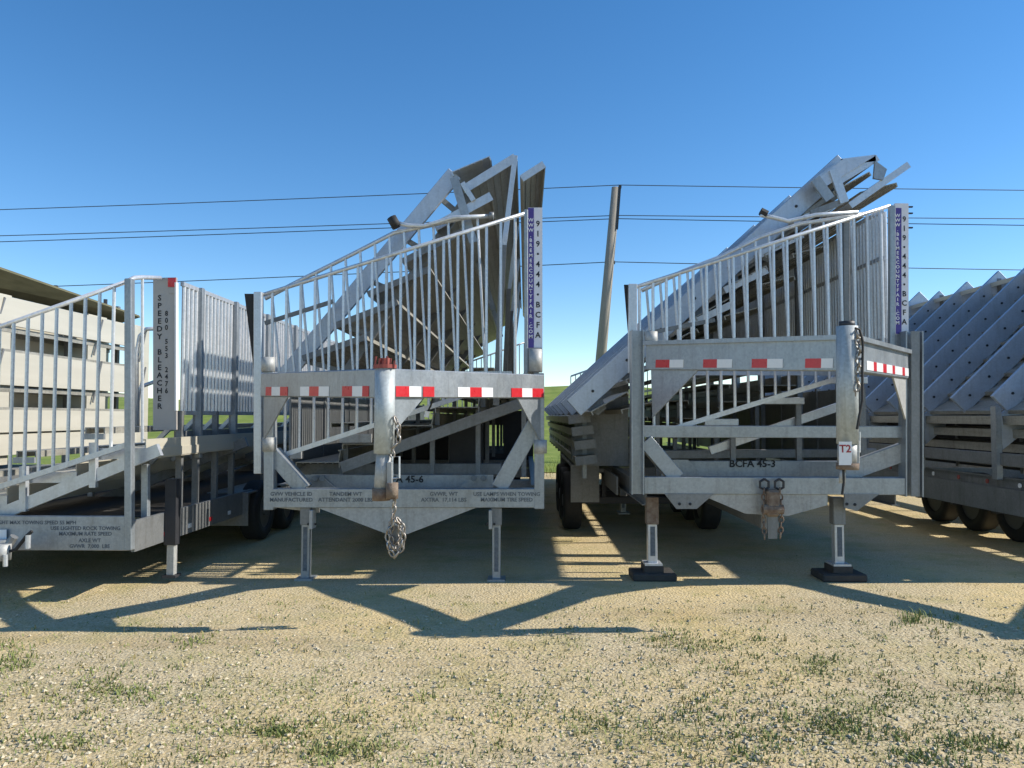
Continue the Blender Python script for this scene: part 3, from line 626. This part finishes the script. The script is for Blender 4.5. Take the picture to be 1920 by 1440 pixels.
# folded seating section, its stringers and planks
cb = [7.9 + 1.45 * i for i in range(8)]
rows_section(C, (.50, 1.58), (3.28, 4.10), cb, 7.72, 18.6, 8, second=False, pm='plank', w=.21, tilt=.5, plankw=.42)
for (u, v) in (((1527, 336), (1578, 299)), ((1575, 300), (1640, 292)), ((1560, 342), (1642, 292)), ((1590, 382), (1700, 305)), ((1486, 414), (1566, 378)), ((1420, 474), (1502, 436)), ((1356, 540), (1436, 502)), ((1290, 604), (1370, 566))):
    a, b = P(*u, 7.75), P(*v, 7.75); far = 12.5 if v[0] == 1700 else 18.6
    plank('seat_plank', C, (a.x, a.z), (b.x, b.z), 7.75, far, 'alu' if u[0] in (1527, 1590) else 'plank', lip=.055, cap=True)
plate('end_plate', C, [P(1529, 337, 7.72), P(1578, 300, 7.72), P(1640, 293, 7.72), P(1562, 341, 7.72), P(1545, 352, 7.72)], .02, 'blue_alu')
for Y in (7.70, 10.6, 13.0):
    mv = Vector((0, Y - 7.70, 0))
    beam('seat_strut', C, P(1562, 318, 7.70) + mv, P(1583, 380, 7.70) + mv, .03, .085, 'alu', bevel=0)
    beam('seat_strut', C, P(1528, 335, 7.70) + mv, P(1556, 374, 7.70) + mv, .03, .10, 'galv', bevel=0)
    plate('seat_bracket', C, [P(1640, 302, 7.72) + mv, P(1662, 318, 7.72) + mv, P(1655, 338, 7.72) + mv, P(1637, 335, 7.72) + mv], .03, 'galv')
    beam('seat_strut', C, P(1520, 400, 7.72) + mv, P(1580, 378, 7.72) + mv, .03, .06, 'galv_dull', bevel=0)
for Y in cb[1:6]:
    beam('back_post', C, (3.3, Y, .85), (3.3, Y, 4.0), .06, .06, 'galv_dull', bevel=0)
    beam('upright', C, (.72, Y + .05, .75), (.72, Y + .05, 1.7), .07, .05, 'galv', bevel=0)
    beam('upright', C, (1.6, Y + .05, .75), (1.6, Y + .05, 2.5), .07, .05, 'galv_dull', bevel=0)
xs_r = P(1664, 700, 7.3).x
side_rail(C, xs_r, 7.35, 18.5, 2.22, 3.45, .072, posts=(8.5, 10.5, 12.5, 14.5, 16.5, 18.4), mid=(3.0,))
for i in range(150): baluster(C, (xs_r + .06, 7.421 + .072 * i, 2.2), (xs_r + .06, 7.421 + .072 * i, 3.46), .02)  # second row of bars added beside the rail to stop sun reaching the ground
for i in range(22): x = 1.1 + 2.4 * i / 21; baluster(C, (x, er, 1.3 + .65 * i / 21), (x, er, 2.45 + .85 * i / 21), .012)
beam('top_rail', C, (1.1, er, 2.45), (3.5, er, 3.3), .03, .04, 'alu'); beam('bottom_rail', C, (1.1, er, 1.3), (3.5, er, 1.95), .03, .04, 'alu')
chassis(C, P(1215, 900, YF).x, P(1690, 900, YF).x, 7.25, 18.7, .87, .2, xc=2.3)
# low left skirt boxes, fender and wheels beneath the overhanging rows
for (x0, y0, x1, y1, m) in ((1072, 818, 1118, 862, 'galv_dull'), (1122, 812, 1156, 862, 'galv_dull')):
    a, b = P(x0, y0, 9.5), P(x1, y1, 9.5); bx = beam('side_box', C, (a.x, 9.6, (a.z + b.z) / 2), (b.x, 9.6, (a.z + b.z) / 2), .3, a.z - b.z, m)
    c = P(x1 - 14, y1 - 14, 9.44); beam('handle_slot', bx, (c.x - .04, 9.445, c.z), (c.x + .04, 9.445, c.z), .006, .015, 'ink', bevel=0)
for Y in (10.4, 11.3, 12.2):
    for x in (.62, 2.42): wheel(C, x, Y)
    beam('axle', C, (.62, Y, .38), (2.42, Y, .38), .09, .09, 'dark')
    for x in (1.05, 2.1): beam('spring_hanger', C, (x, Y, .38), (x, Y, .72), .08, .05, 'dark', bevel=0)
fender(C, .76, 9.85, 12.7, .86, .36, .45); beam('fender_stay', C, (.9, 10., .8), (1.2, 10., .8), .05, .05, 'galv_dull', bevel=0)
beam('skirt', C, (1.02, 8.6, .73), (1.02, 9.9, .73), .02, .2, 'galv_dull', bevel=0)
jp = P(1168, 930, 11.2); jack(C, jp.x, 11.2, .75, .35, .1, .3, m='cream', mup='cream', z0=P(1168, 962, 11.2).z)

sun_block_panels(C, .62, 9.4, 18.6, .9, 1.62, 8, 'dark')  # dark panels added to block sun and darken the space under the overhang
for k, (x, z) in enumerate(((.50, 1.50), (.54, 1.36), (.57, 1.2), (.58, 1.02))): plank('foot_plank', C, (x, z), (x + .25, z + .03), 9.0, 18.5, 'plank', lip=.09, cap=True, cm='galv_dull')
plate('end_plate', C, [(.60, 9.38, .9), (1.25, 9.38, .9), (1.25, 9.38, 2.1), (.60, 9.38, 1.62)], .02, 'galv_dull')
sun_block_panels(C, 3.56, 8.15, 18.6, .9, 1.8, 8)  # panels added on the far side to shade the ground below
# =================================================================== trailer beyond: only its stepped side shows
D = thing('bleacher_trailer', 'folded bleacher trailer showing bluish sloping stringers and stepped planks along its side', 'trailer', (6.4, 8, 0), 'folded bleacher trailers parked in a row')
db = [8.2 + .78 * i for i in range(14)]
rows_section(D, (4.98, 1.62), (7.0, 3.55), db, 7.2, 18.8, 9, second=False, w=.24, tilt=.5, plankw=.44, up2=.27, pm='plank', drop=.02, rag=.14)
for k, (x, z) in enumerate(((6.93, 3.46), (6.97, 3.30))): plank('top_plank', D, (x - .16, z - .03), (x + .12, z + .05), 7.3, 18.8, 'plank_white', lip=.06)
beam('side_apron', D, (4.985, 7.5, .62), (4.985, 18.8, .62), .02, .26, 'galv_dull', bevel=0)
lower_rows(D, 5.15, 1.02, 7.3, 1.9, 7.2, 18.8, 4, (7.4, 9.4, 11.4, 13.4, 15.4, 17.4))
chassis(D, 5.02, 7.4, 7.6, 18.8, .86, .24, xc=6.2)
for k, z in enumerate((1.50, 1.36, 1.20)): plank('foot_plank', D, (5.0 + .1 * k, z), (5.3 + .1 * k, z + .02), 7.3, 18.8, 'plank', lip=.09)
beam('side_sill', D, (4.97, 7.7, 1.05), (4.97, 18.8, 1.05), .05, .13, 'galv_dull')
for Y in db[::2]:
    beam('upright', D, (4.94, Y, .84), (4.94, Y, 1.6), .09, .06, 'galv', bevel=0)
    beam('upright', D, (6.9, Y, .84), (6.9, Y, 3.5), .06, .06, 'galv_dull', bevel=0)
    plate('knee_plate', D, [(4.95, Y, 1.5), (5.3, Y, 1.75), (5.25, Y, 1.35), (5.0, Y, 1.15)], .02, 'blue_alu')
for i in range(9): tube('marker_lamp', D, [(4.975, 7.9 + .55 * i, .80), (4.985, 7.9 + .55 * i, .80)], .025, 'redcap' if i % 3 else 'white', 10)
for Y in (9.4, 10.3, 11.2):
    for x in (5.95, 7.1): wheel(D, x, Y)
    beam('axle', D, (5.6, Y, .38), (7.1, Y, .38), .09, .09, 'dark')
    for x in (5.85, 6.85): beam('spring_hanger', D, (x, Y, .38), (x, Y, .7), .08, .05, 'dark', bevel=0)
apex = Vector((6.1, 5.62, 1.85))
for cx in (5.06, 7.45):
    neck_beam(D, apex, Vector((cx, 7.2, 1.85)), .23)
    beam('front_post', D, (cx, 7.2, .62), (cx, 7.2, 1.98), .1, .1, 'galv')
beam('bumper_bar', D, (5.11, 7.2, .74), (7.40, 7.2, .74), .12, .17, 'galv')
tube('neck_tube', D, [(6.1, 5.58, 2.0), (6.1, 5.58, .95)], .075, 'neck', 24)
for x in (5.4, 7.1): jack(D, x, 7.24, .66, .5, .098, .19)
side_rail(D, 7.3, 7.8, 18.6, 1.6, 2.75, .16, posts=(8.5, 10.5, 12.5, 14.5, 16.5, 18.4))

sun_block_panels(D, 5.45, 7.3, 18.7, .9, 1.5, 9, 'dark')  # dark inner panels added to block sun and deepen the shade low down
# =================================================================== trailer with the tall lettered sign panel
A = thing('bleacher_trailer', 'bleacher trailer with tall sign panel lettered SPEEDY BLEACHER and low open seat rows', 'trailer', (-4.7, 6.4, 0), 'folded bleacher trailers parked in a row')
YA = 6.4; qa = lambda x, y, Y=YA: P(x, y, Y)
fl = qa(0, 1000).x - 1.6
a, b = qa(240, 967), qa(240, 1032)
beam('front_plate', A, (fl, YA, (a.z + b.z) / 2), (a.x, YA, (a.z + b.z) / 2), .03, a.z - b.z, 'galv')
text(A, 'faded_lettering', 'TONGUE WEIGHT MAX TOWING SPEED 55 MPH', qa(40, 980, YA - .017), .042, 'faded')
text(A, 'faded_lettering', 'USE LIGHTED ROCK TOWING\nMAXIMUM RATE SPEED', qa(160, 996, YA - .017), .043, 'faded', line=1.05)
text(A, 'faded_lettering', 'AXLE WT\nGVWR  7,000  LBS', qa(168, 1019, YA - .017), .043, 'faded', line=1.1)
beam('corner_post', A, qa(243, 523), qa(243, 1031), .065, .06, 'galv')
beam('side_post', A, P(273, 870, 6.73), P(273, 1008, 6.73), .055, .06, 'galv')
end_rail(A, qa(-420, 762, 6.45), qa(238, 528, 6.45), qa(-420, 1052, 6.45), qa(238, 834, 6.45), [26 + 26.9 * i - 26.9 * 9 for i in range(17)], 6.45, r=.0145)
cpt = [qa(236, 529, 6.45), qa(252, 521, 6.62), qa(266, 520, 6.83), P(300, 521, 7.28)]
tube('top_rail', A, cpt, .021, 'alu_bar'); baluster(A, P(267, 830, 6.83), P(267, 521, 6.83), .0135)
tube('stair_handrail', A, [P(256, 800, 7.6), P(256, 660, 7.6), P(262, 630, 7.6), P(275, 617, 7.6), P(292, 616, 7.6)], .02, 'alu_bar')
tube('stair_handrail', A, [P(258, 810, 7.8), P(258, 740, 7.8), P(264, 725, 7.8), P(292, 715, 7.8)], .02, 'alu_bar')
YS = 7.33
bd = beam('sign_panel', A, P(310, 521, YS), P(310, 806, YS), .03, 44 * YS / F, 'board', bevel=0)
beam('sign_edge', bd, P(331, 530, YS - .01), P(331, 770, YS - .01), .05, .014, 'white', bevel=0)
plate('red_reflector', bd, [P(315, 521, YS - .02), P(329, 521, YS - .02), P(329, 538, YS - .02), P(315, 538, YS - .02)], .006, 'red')
plate('white_reflector', bd, [P(318, 539, YS - .02), P(329, 539, YS - .02), P(329, 550, YS - .02), P(318, 550, YS - .02)], .006, 'board')
for i, ch in enumerate('SPEEDY BLEACHER'):
    if ch != ' ': text(bd, 'letter', ch, P(299, 559 + 14.5 * i, YS - .018), .074, 'ink')
for i, ch in enumerate('800 553 2476'):
    if ch != ' ': text(bd, 'letter', ch, P(312, 588 + 13.2 * i, YS - .018), .068, 'ink', sx=.85)
xA = P(334, 600, YS).x
side_rail(A, xA, 7.4, 17.8, 1.53, 2.78, .093, posts=(7.77, 8.72, 9.8, 11., 12.2, 13.4, 14.6, 15.8, 17.))
for Y in (6.55, 8.6, 10.6, 12.6, 14.6, 16.6):
    p0, p1 = P(-330, 1098, 6.55), P(300, 843, 6.55); mv = Vector((0, Y - 6.55, 0))
    st = beam('stringer', A, p0 + mv, p1 + mv, .05, .105, 'alu' if Y < 7 else 'galv_dull', bevel=0)
for k in range(-3, 2):
    x0 = 46 + 130 * k; y0 = 908 - 44.5 * k
    for Y in (6.53, 8.6, 10.6, 12.6, 14.6):
        mv = Vector((0, Y - 6.55, 0))
        beam('upright', A, P(x0 + 2, y0 - 34, 6.55) + mv, P(x0 + 2, y0 + 50, 6.55) + mv, .05, .055, 'alu', bevel=0)
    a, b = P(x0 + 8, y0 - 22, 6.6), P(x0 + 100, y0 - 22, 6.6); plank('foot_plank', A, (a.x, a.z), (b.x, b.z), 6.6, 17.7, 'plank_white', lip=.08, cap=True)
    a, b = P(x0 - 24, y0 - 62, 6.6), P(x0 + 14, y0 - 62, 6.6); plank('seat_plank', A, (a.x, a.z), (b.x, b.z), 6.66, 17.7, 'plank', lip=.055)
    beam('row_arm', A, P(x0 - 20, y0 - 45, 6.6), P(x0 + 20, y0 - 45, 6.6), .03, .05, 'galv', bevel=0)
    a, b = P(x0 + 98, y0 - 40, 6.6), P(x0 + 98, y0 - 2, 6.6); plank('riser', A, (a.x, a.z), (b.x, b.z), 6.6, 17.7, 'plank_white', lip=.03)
xc_ = qa(246, 1000).x
side = beam('chassis_side', A, (xc_, 6.43, .5), (xc_, 17.7, .5), .03, .26, 'galv_dull', bevel=0)
for i in range(12): beam('marker', side, (xc_ + .018, 6.95 + .5 * i, .44), (xc_ + .018, 7.02 + .5 * i, .44), .006, .04, 'white' if i % 2 else 'red', bevel=0)
beam('chassis_rail', A, (-5.9, 6.43, .5), (-5.9, 17.7, .5), .05, .24, 'galv_dull', bevel=0)
for i in range(7): beam('cross_member', A, (-5.87, 6.9 + 1.75 * i, .5), (xc_ - .02, 6.9 + 1.75 * i, .5), .06, .12, 'galv_dull', bevel=0)
plate('shade_sheet', A, [(-5.8, 6.9, .60), (xc_ - .03, 6.9, .60), (xc_ - .03, 17.6, .60), (-5.8, 17.6, .60)], .01, 'tar')  # near-black sheet standing for the deep shade under the seat rows
for i, Y in enumerate((7.4, 7.77, 8.25, 8.72, 9.8, 11., 12.2, 13.4)):
    beam('side_post', A, (xA + .005, Y, .60), (xA + .005, Y, 1.55), .05, .055, 'galv_dull', bevel=0)
    beam('side_brace', A, (xA - .04, Y + .1, 1.48), (xA - .5, Y + .1, 1.02), .04, .04, 'alu', bevel=0)
beam('side_beam', A, (xA - .05, 7.45, 1.28), (xA - .05, 17.7, 1.28), .05, .15, 'galv_dull', bevel=0)
jx = xc_ + .07
bm = bmesh.new(); a_beam(bm, (jx, 7.0, .34), (jx, 7.0, .93), .1, .1); obj('jack_sleeve', bm, 'dark', A)
beam('jack_leg', A, (jx, 7.0, .07), (jx, 7.0, .38), .07, .07, 'cream'); beam('foot_plate', A, (jx, 7.0, .05), (jx, 7.0, .07), .12, .12, 'dark', bevel=0)
for Y in (9.45, 10.35):
    for x in (-3.27, -5.6): wheel(A, x, Y, .36, .22)
    beam('axle', A, (-5.6, Y, .36), (-3.3, Y, .36), .09, .09, 'dark')
    for x in (-3.7, -5.2): beam('spring_hanger', A, (x, Y, .36), (x, Y, .48), .08, .05, 'dark', bevel=0)
fender(A, -3.42, 8.9, 10.95, .60, .48, .36)
bm = bmesh.new(); a_beam(bm, (-4.3, 5.6, .40), (-4.3, 6.42, .44), .09, .1); obj('tongue', bm, 'galv', A)
tube('tongue_winch', A, [qa(16, 1022, 6.15), qa(27, 1006, 6.15)], .033, 'galv_dull', 8)
tube('winch_crank', A, [qa(14, 1035, 6.1), qa(30, 1030, 6.1), qa(50, 1005, 6.1), qa(60, 996, 6.1)], .014, 'black', 6)
tube('winch_handle', A, [qa(53, 1003, 6.1), qa(52, 1028, 6.1)], .02, 'alu', 8)
tube('tongue_jack', A, [qa(3, 1050, 6.1), qa(4, 1020, 6.1)], .065, 'cream', 12); tube('tongue_wheel', A, [qa(10, 1062, 6.05), qa(10, 1040, 6.05)], .018, 'alu', 8)
plate('licence_plate', A, [qa(-20, 993, 6.36), qa(12, 993, 6.36), qa(12, 1014, 6.36), qa(-20, 1014, 6.36)], .006, 'white')

# =================================================================== neighbour beyond it, sunlit back of folded rows
E = thing('bleacher_trailer', 'folded bleacher trailer with sunlit pale back boards under a dark olive top plank', 'trailer', (-7.6, 9, 0), 'folded bleacher trailers parked in a row')
XE = -6.4; e0, e1 = 6.2, 12.6
plate('top_plank', E, [(XE + .2, 5.5, 3.40), (XE + .1, 12.5, 3.13), (XE - .2, 12.5, 3.04), (XE - .2, 5.5, 3.04)], .04, 'olive')
for z0, z1 in ((2.62, 2.98), (1.88, 2.30), (1.30, 1.58), (1.02, 1.28)):
    n = 1
    for k in range(n):
        za, zb = z0 + (z1 - z0) * k / n, z0 + (z1 - z0) * (k + 1) / n - .006
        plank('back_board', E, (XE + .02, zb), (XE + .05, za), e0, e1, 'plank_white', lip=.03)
for z in (2.62, 1.88): plank('foot_plank', E, (XE - .45, z - .02), (XE, z - .02), e0, e1, 'plank', lip=.06)
for z in (2.30, 1.58): plank('foot_plank', E, (XE - .45, z + .03), (XE, z + .03), e0, e1, 'plank', lip=.06)
beam('inner_sheet', E, (XE - .46, e0, 2.0), (XE - .46, e1, 2.0), .01, 2.0, 'plank_white', bevel=0)
for Y in (7.2, 9.0, 11.2, 12.55):
    plate('stringer', E, [(XE - .02, Y, .9), (XE - .02, Y + .5, .9), (XE - .02, Y + .5, 3.0), (XE - .02, Y, 3.0)], .03, 'plank_white')
    beam('strut', E, (XE + .03, Y + .1, 1.7), (XE + .03, Y + .32, 2.32), .02, .025, 'galv_dull', bevel=0)
    beam('strut', E, (XE + .03, Y + .1, 2.4), (XE + .03, Y + .32, 2.95), .02, .025, 'galv_dull', bevel=0)
    beam('post', E, (XE - .3, Y, .6), (XE - .3, Y, 3.3), .07, .07, 'galv_dull', bevel=0)
    tube('plank_clip', E, [(XE - .5, Y, 3.3), (XE - .5, Y, 3.42)], .03, 'dark', 6)
beam('rail', E, (XE - .55, e0, 3.05), (XE - .55, e1, 3.05), .04, .05, 'alu', bevel=0)
beam('chassis_rail', E, (XE - .2, 5.9, .65), (XE - .2, 12.8, .65), .07, .22, 'galv_dull'); beam('chassis_rail', E, (XE - 2.2, 5.9, .65), (XE - 2.2, 12.8, .65), .07, .22, 'galv_dull')
for Y in (6.5, 8.6, 10.7, 12.5): beam('cross_member', E, (XE - 2.2, Y, .66), (XE - .2, Y, .66), .06, .1, 'galv_dull', bevel=0)
for Y in (9.2, 10.1):
    for x in (XE - .35, XE - 2.1): wheel(E, x, Y)
    beam('axle', E, (XE - 2.1, Y, .38), (XE - .35, Y, .38), .09, .09, 'dark')
    for x in (XE - .6, XE - 1.8): beam('spring_hanger', E, (x, Y, .38), (x, Y, .62), .08, .05, 'dark', bevel=0)

# =================================================================== utility pole and wires
YP = 25.
base = P(1126, 700, YP); base.z = -.2; top = P(1155, 352, YP)
pb = base.copy(); sl = (top.x - P(1126, 680, YP).x) / (top.z - P(1126, 680, YP).z); pb.x = top.x - sl * (top.z + .2)
U = thing('utility_pole', 'weathered wooden utility pole leaning slightly behind the trailers', 'utility pole', (pb.x, YP, 0))
tube('pole_shaft', U, [pb, top], .19, 'wood', 16, r1=.14)
beam('pole_bracket', U, P(1163, 347, YP - .1), P(1157, 430, YP - .1), .05, .06, 'wire', bevel=0)
for y in (350, 405, 411, 492):
    x = 1158 - (y - 350) * .085; tube('insulator', U, [P(x + 2, y, YP), P(x + 7, y, YP)], .06, 'wire', 8)
for k, (yl, yp, yr, lab) in enumerate(((399, 347, 358, 'topmost thin power line strung from the head of the leaning pole'), (447, 404, 411, 'upper of the paired power lines below the pole head'), (459, 410, 424, 'lower of the paired power lines below the pole head'), (547, 491, 508, 'lowest power line crossing the pole well below the others'))):
    x = 1158 - (yp - 350) * .085 + 4
    pts = []
    for i in range(25):
        t = i / 24; s_ = (1 - t) ; X = -460 + (x + 460) * t; yy = yl + (yl - yp) * .12 + (yp - yl - (yl - yp) * .12) * (t ** 1.25); pts.append(P(X, yy, YP))
    for i in range(1, 21):
        t = i / 20; pts.append(P(x + (2500 - x) * t, yp + (yr - yp) * 1.25 * (1 - (1 - t) ** 1.5), YP))
    bm = bmesh.new(); a_tube(bm, pts, .014, 5); tag(obj('power_line', bm, 'wire'), lab, 'power line', 'power lines along the field')

# =================================================================== grass, weeds, stones
rng = random.Random(3)
def blades(spots, m, name, label):
    bm = bmesh.new()
    for (x, y, h, n, sp) in spots:
        for _ in range(n):
            a = rng.uniform(0, 6.283); r = sp * math.sqrt(rng.random()); px, py = x + r * math.cos(a), y + r * math.sin(a)
            th = rng.uniform(0, 6.283); hh = h * rng.uniform(.45, 1.15); wd = rng.uniform(.0025, .005); le = rng.uniform(.25, 1.1) * hh
            dx, dy = math.cos(th), math.sin(th); z = hgt(px, py) - .016
            v = [bm.verts.new(c) for c in ((px - dy * wd, py + dx * wd, z), (px + dy * wd, py - dx * wd, z),
                 (px + dx * le * .35 + dy * wd * .8, py + dy * le * .35 - dx * wd * .8, z + hh * .65), (px + dx * le * .35 - dy * wd * .8, py + dy * le * .35 + dx * wd * .8, z + hh * .65),
                 (px + dx * le, py + dy * le, z + hh))]
            bm.faces.new(v[:4]); bm.faces.new((v[3], v[2], v[4]))
    me = bpy.data.meshes.new(name); bm.to_mesh(me); bm.free(); me.materials.append(M[m])
    o = bpy.data.objects.new(name, me); col.objects.link(o); return tag(o, label, 'grass', kind='stuff')
spots = []
def tuft(px, py, wpx, n, h=.05):
    for _ in range(max(1, n // 12)):
        g = G(px + rng.gauss(0, wpx * .6), py + rng.gauss(0, 9)); spots.append((g.x, g.y, h * rng.uniform(.25, .7), rng.randint(5, 14), rng.uniform(.03, .11)))
for t in ((350, 1203, 40, 240, .05), (15, 1240, 50, 320, .08), (20, 1215, 40, 160, .07), (1310, 1203, 75, 520, .06), (1250, 1196, 40, 160, .05), (1715, 1162, 45, 200, .1), (1770, 1166, 25, 90, .07), (515, 1365, 60, 330, .055), (580, 1362, 40, 120, .05), (620, 1405, 60, 420, .06), (700, 1398, 50, 160, .055),
          (80, 1388, 30, 110, .05), (122, 1392, 22, 110, .05), (1525, 1250, 35, 150, .06), (1570, 1235, 30, 90, .06), (1430, 1190, 25, 80, .06), (1600, 1372, 80, 360, .06), (1820, 1388, 70, 420, .07), (1880, 1280, 60, 260, .06), (1560, 1352, 70, 260, .05), (1300, 1340, 70, 200, .05), (1100, 1350, 70, 130, .05), (230, 1300, 70, 240, .05), (170, 1295, 50, 160, .05),
          (270, 1310, 40, 100, .05), (800, 1295, 14, 40, .09), (1680, 1300, 70, 200, .05), (1400, 1120, 50, 90, .05), (1080, 1130, 80, 110, .05), (560, 1140, 60, 90, .05), (1750, 1420, 80, 200, .06), (1420, 1410, 60, 140, .05), (960, 1310, 80, 160, .04), (1180, 1390, 90, 140, .045)): tuft(*t)
for _ in range(2600):
    g = G(rng.uniform(-60, 1980), rng.uniform(1095, 1470) if rng.random() < .8 else rng.uniform(1040, 1100)); spots.append((g.x, g.y, rng.uniform(.008, .028), rng.randint(2, 6), .05))
for _ in range(700):
    cx, cy = rng.choice(((1650, 1350), (300, 1300), (1500, 1240), (600, 1360), (1250, 1360))); g = G(rng.gauss(cx, 240), min(1465, max(1130, rng.gauss(cy, 45)))); spots.append((g.x, g.y, rng.uniform(.012, .035), rng.randint(4, 10), .08))
blades(spots, 'blade', 'grass', 'short green weeds and grass tufts scattered over the sandy gravel')
spots = []
for _ in range(700):
    g = G(rng.uniform(-60, 1980), rng.uniform(1090, 1470)); spots.append((g.x, g.y, rng.uniform(.015, .05), rng.randint(2, 6), .05))
blades(spots, 'dry', 'dry_grass', 'dry straw-coloured grass wisps lying over the sandy gravel')
# tall grass fringe at the back of the yard
spots = []
for _ in range(700): spots.append((rng.uniform(-14, 16), rng.uniform(18.5, 24), rng.uniform(.15, .45), 9, .25))
blades(spots, 'field', 'meadow_grass', 'taller bright green grass at the edge of the meadow')
# stones
bm = bmesh.new()
for _ in range(14000):
    py = 1100 + 380 * rng.random() ** .8; px = rng.uniform(-40, 1960); g = G(px, py)
    if math.sin(g.x * 1.1 + 2) * math.sin(g.y * 1.6 + g.x * .4) < rng.uniform(-1.1, .35) - .25: continue
    s = rng.choice((.003, .004, .004, .005, .006, .008, .013)) * rng.uniform(.7, 1.2); c = Vector((g.x, g.y, hgt(g.x, g.y) - .012 + s * .25)); ro = rng.uniform(0, 6.28)
    vs_ = []
    for (ux, uy, uz) in ((1, 0, 0), (0, 1, 0), (-1, 0, 0), (0, -1, 0), (0, 0, .75), (0, 0, -.6)):
        q_ = rng.uniform(.7, 1.25) * s; X, Y_ = ux * q_ * 1.25, uy * q_; vs_.append(bm.verts.new(c + Vector((X * math.cos(ro) - Y_ * math.sin(ro), X * math.sin(ro) + Y_ * math.cos(ro), uz * q_))))
    for k in range(4):
        bm.faces.new((vs_[k], vs_[(k + 1) % 4], vs_[4])); bm.faces.new((vs_[(k + 1) % 4], vs_[k], vs_[5]))
me = bpy.data.meshes.new('gravel'); bm.to_mesh(me); bm.free(); me.materials.append(M['stone'])
go = bpy.data.objects.new('gravel', me); col.objects.link(go); tag(go, 'loose pale gravel chips strewn over the sandy ground', 'gravel', kind='stuff')
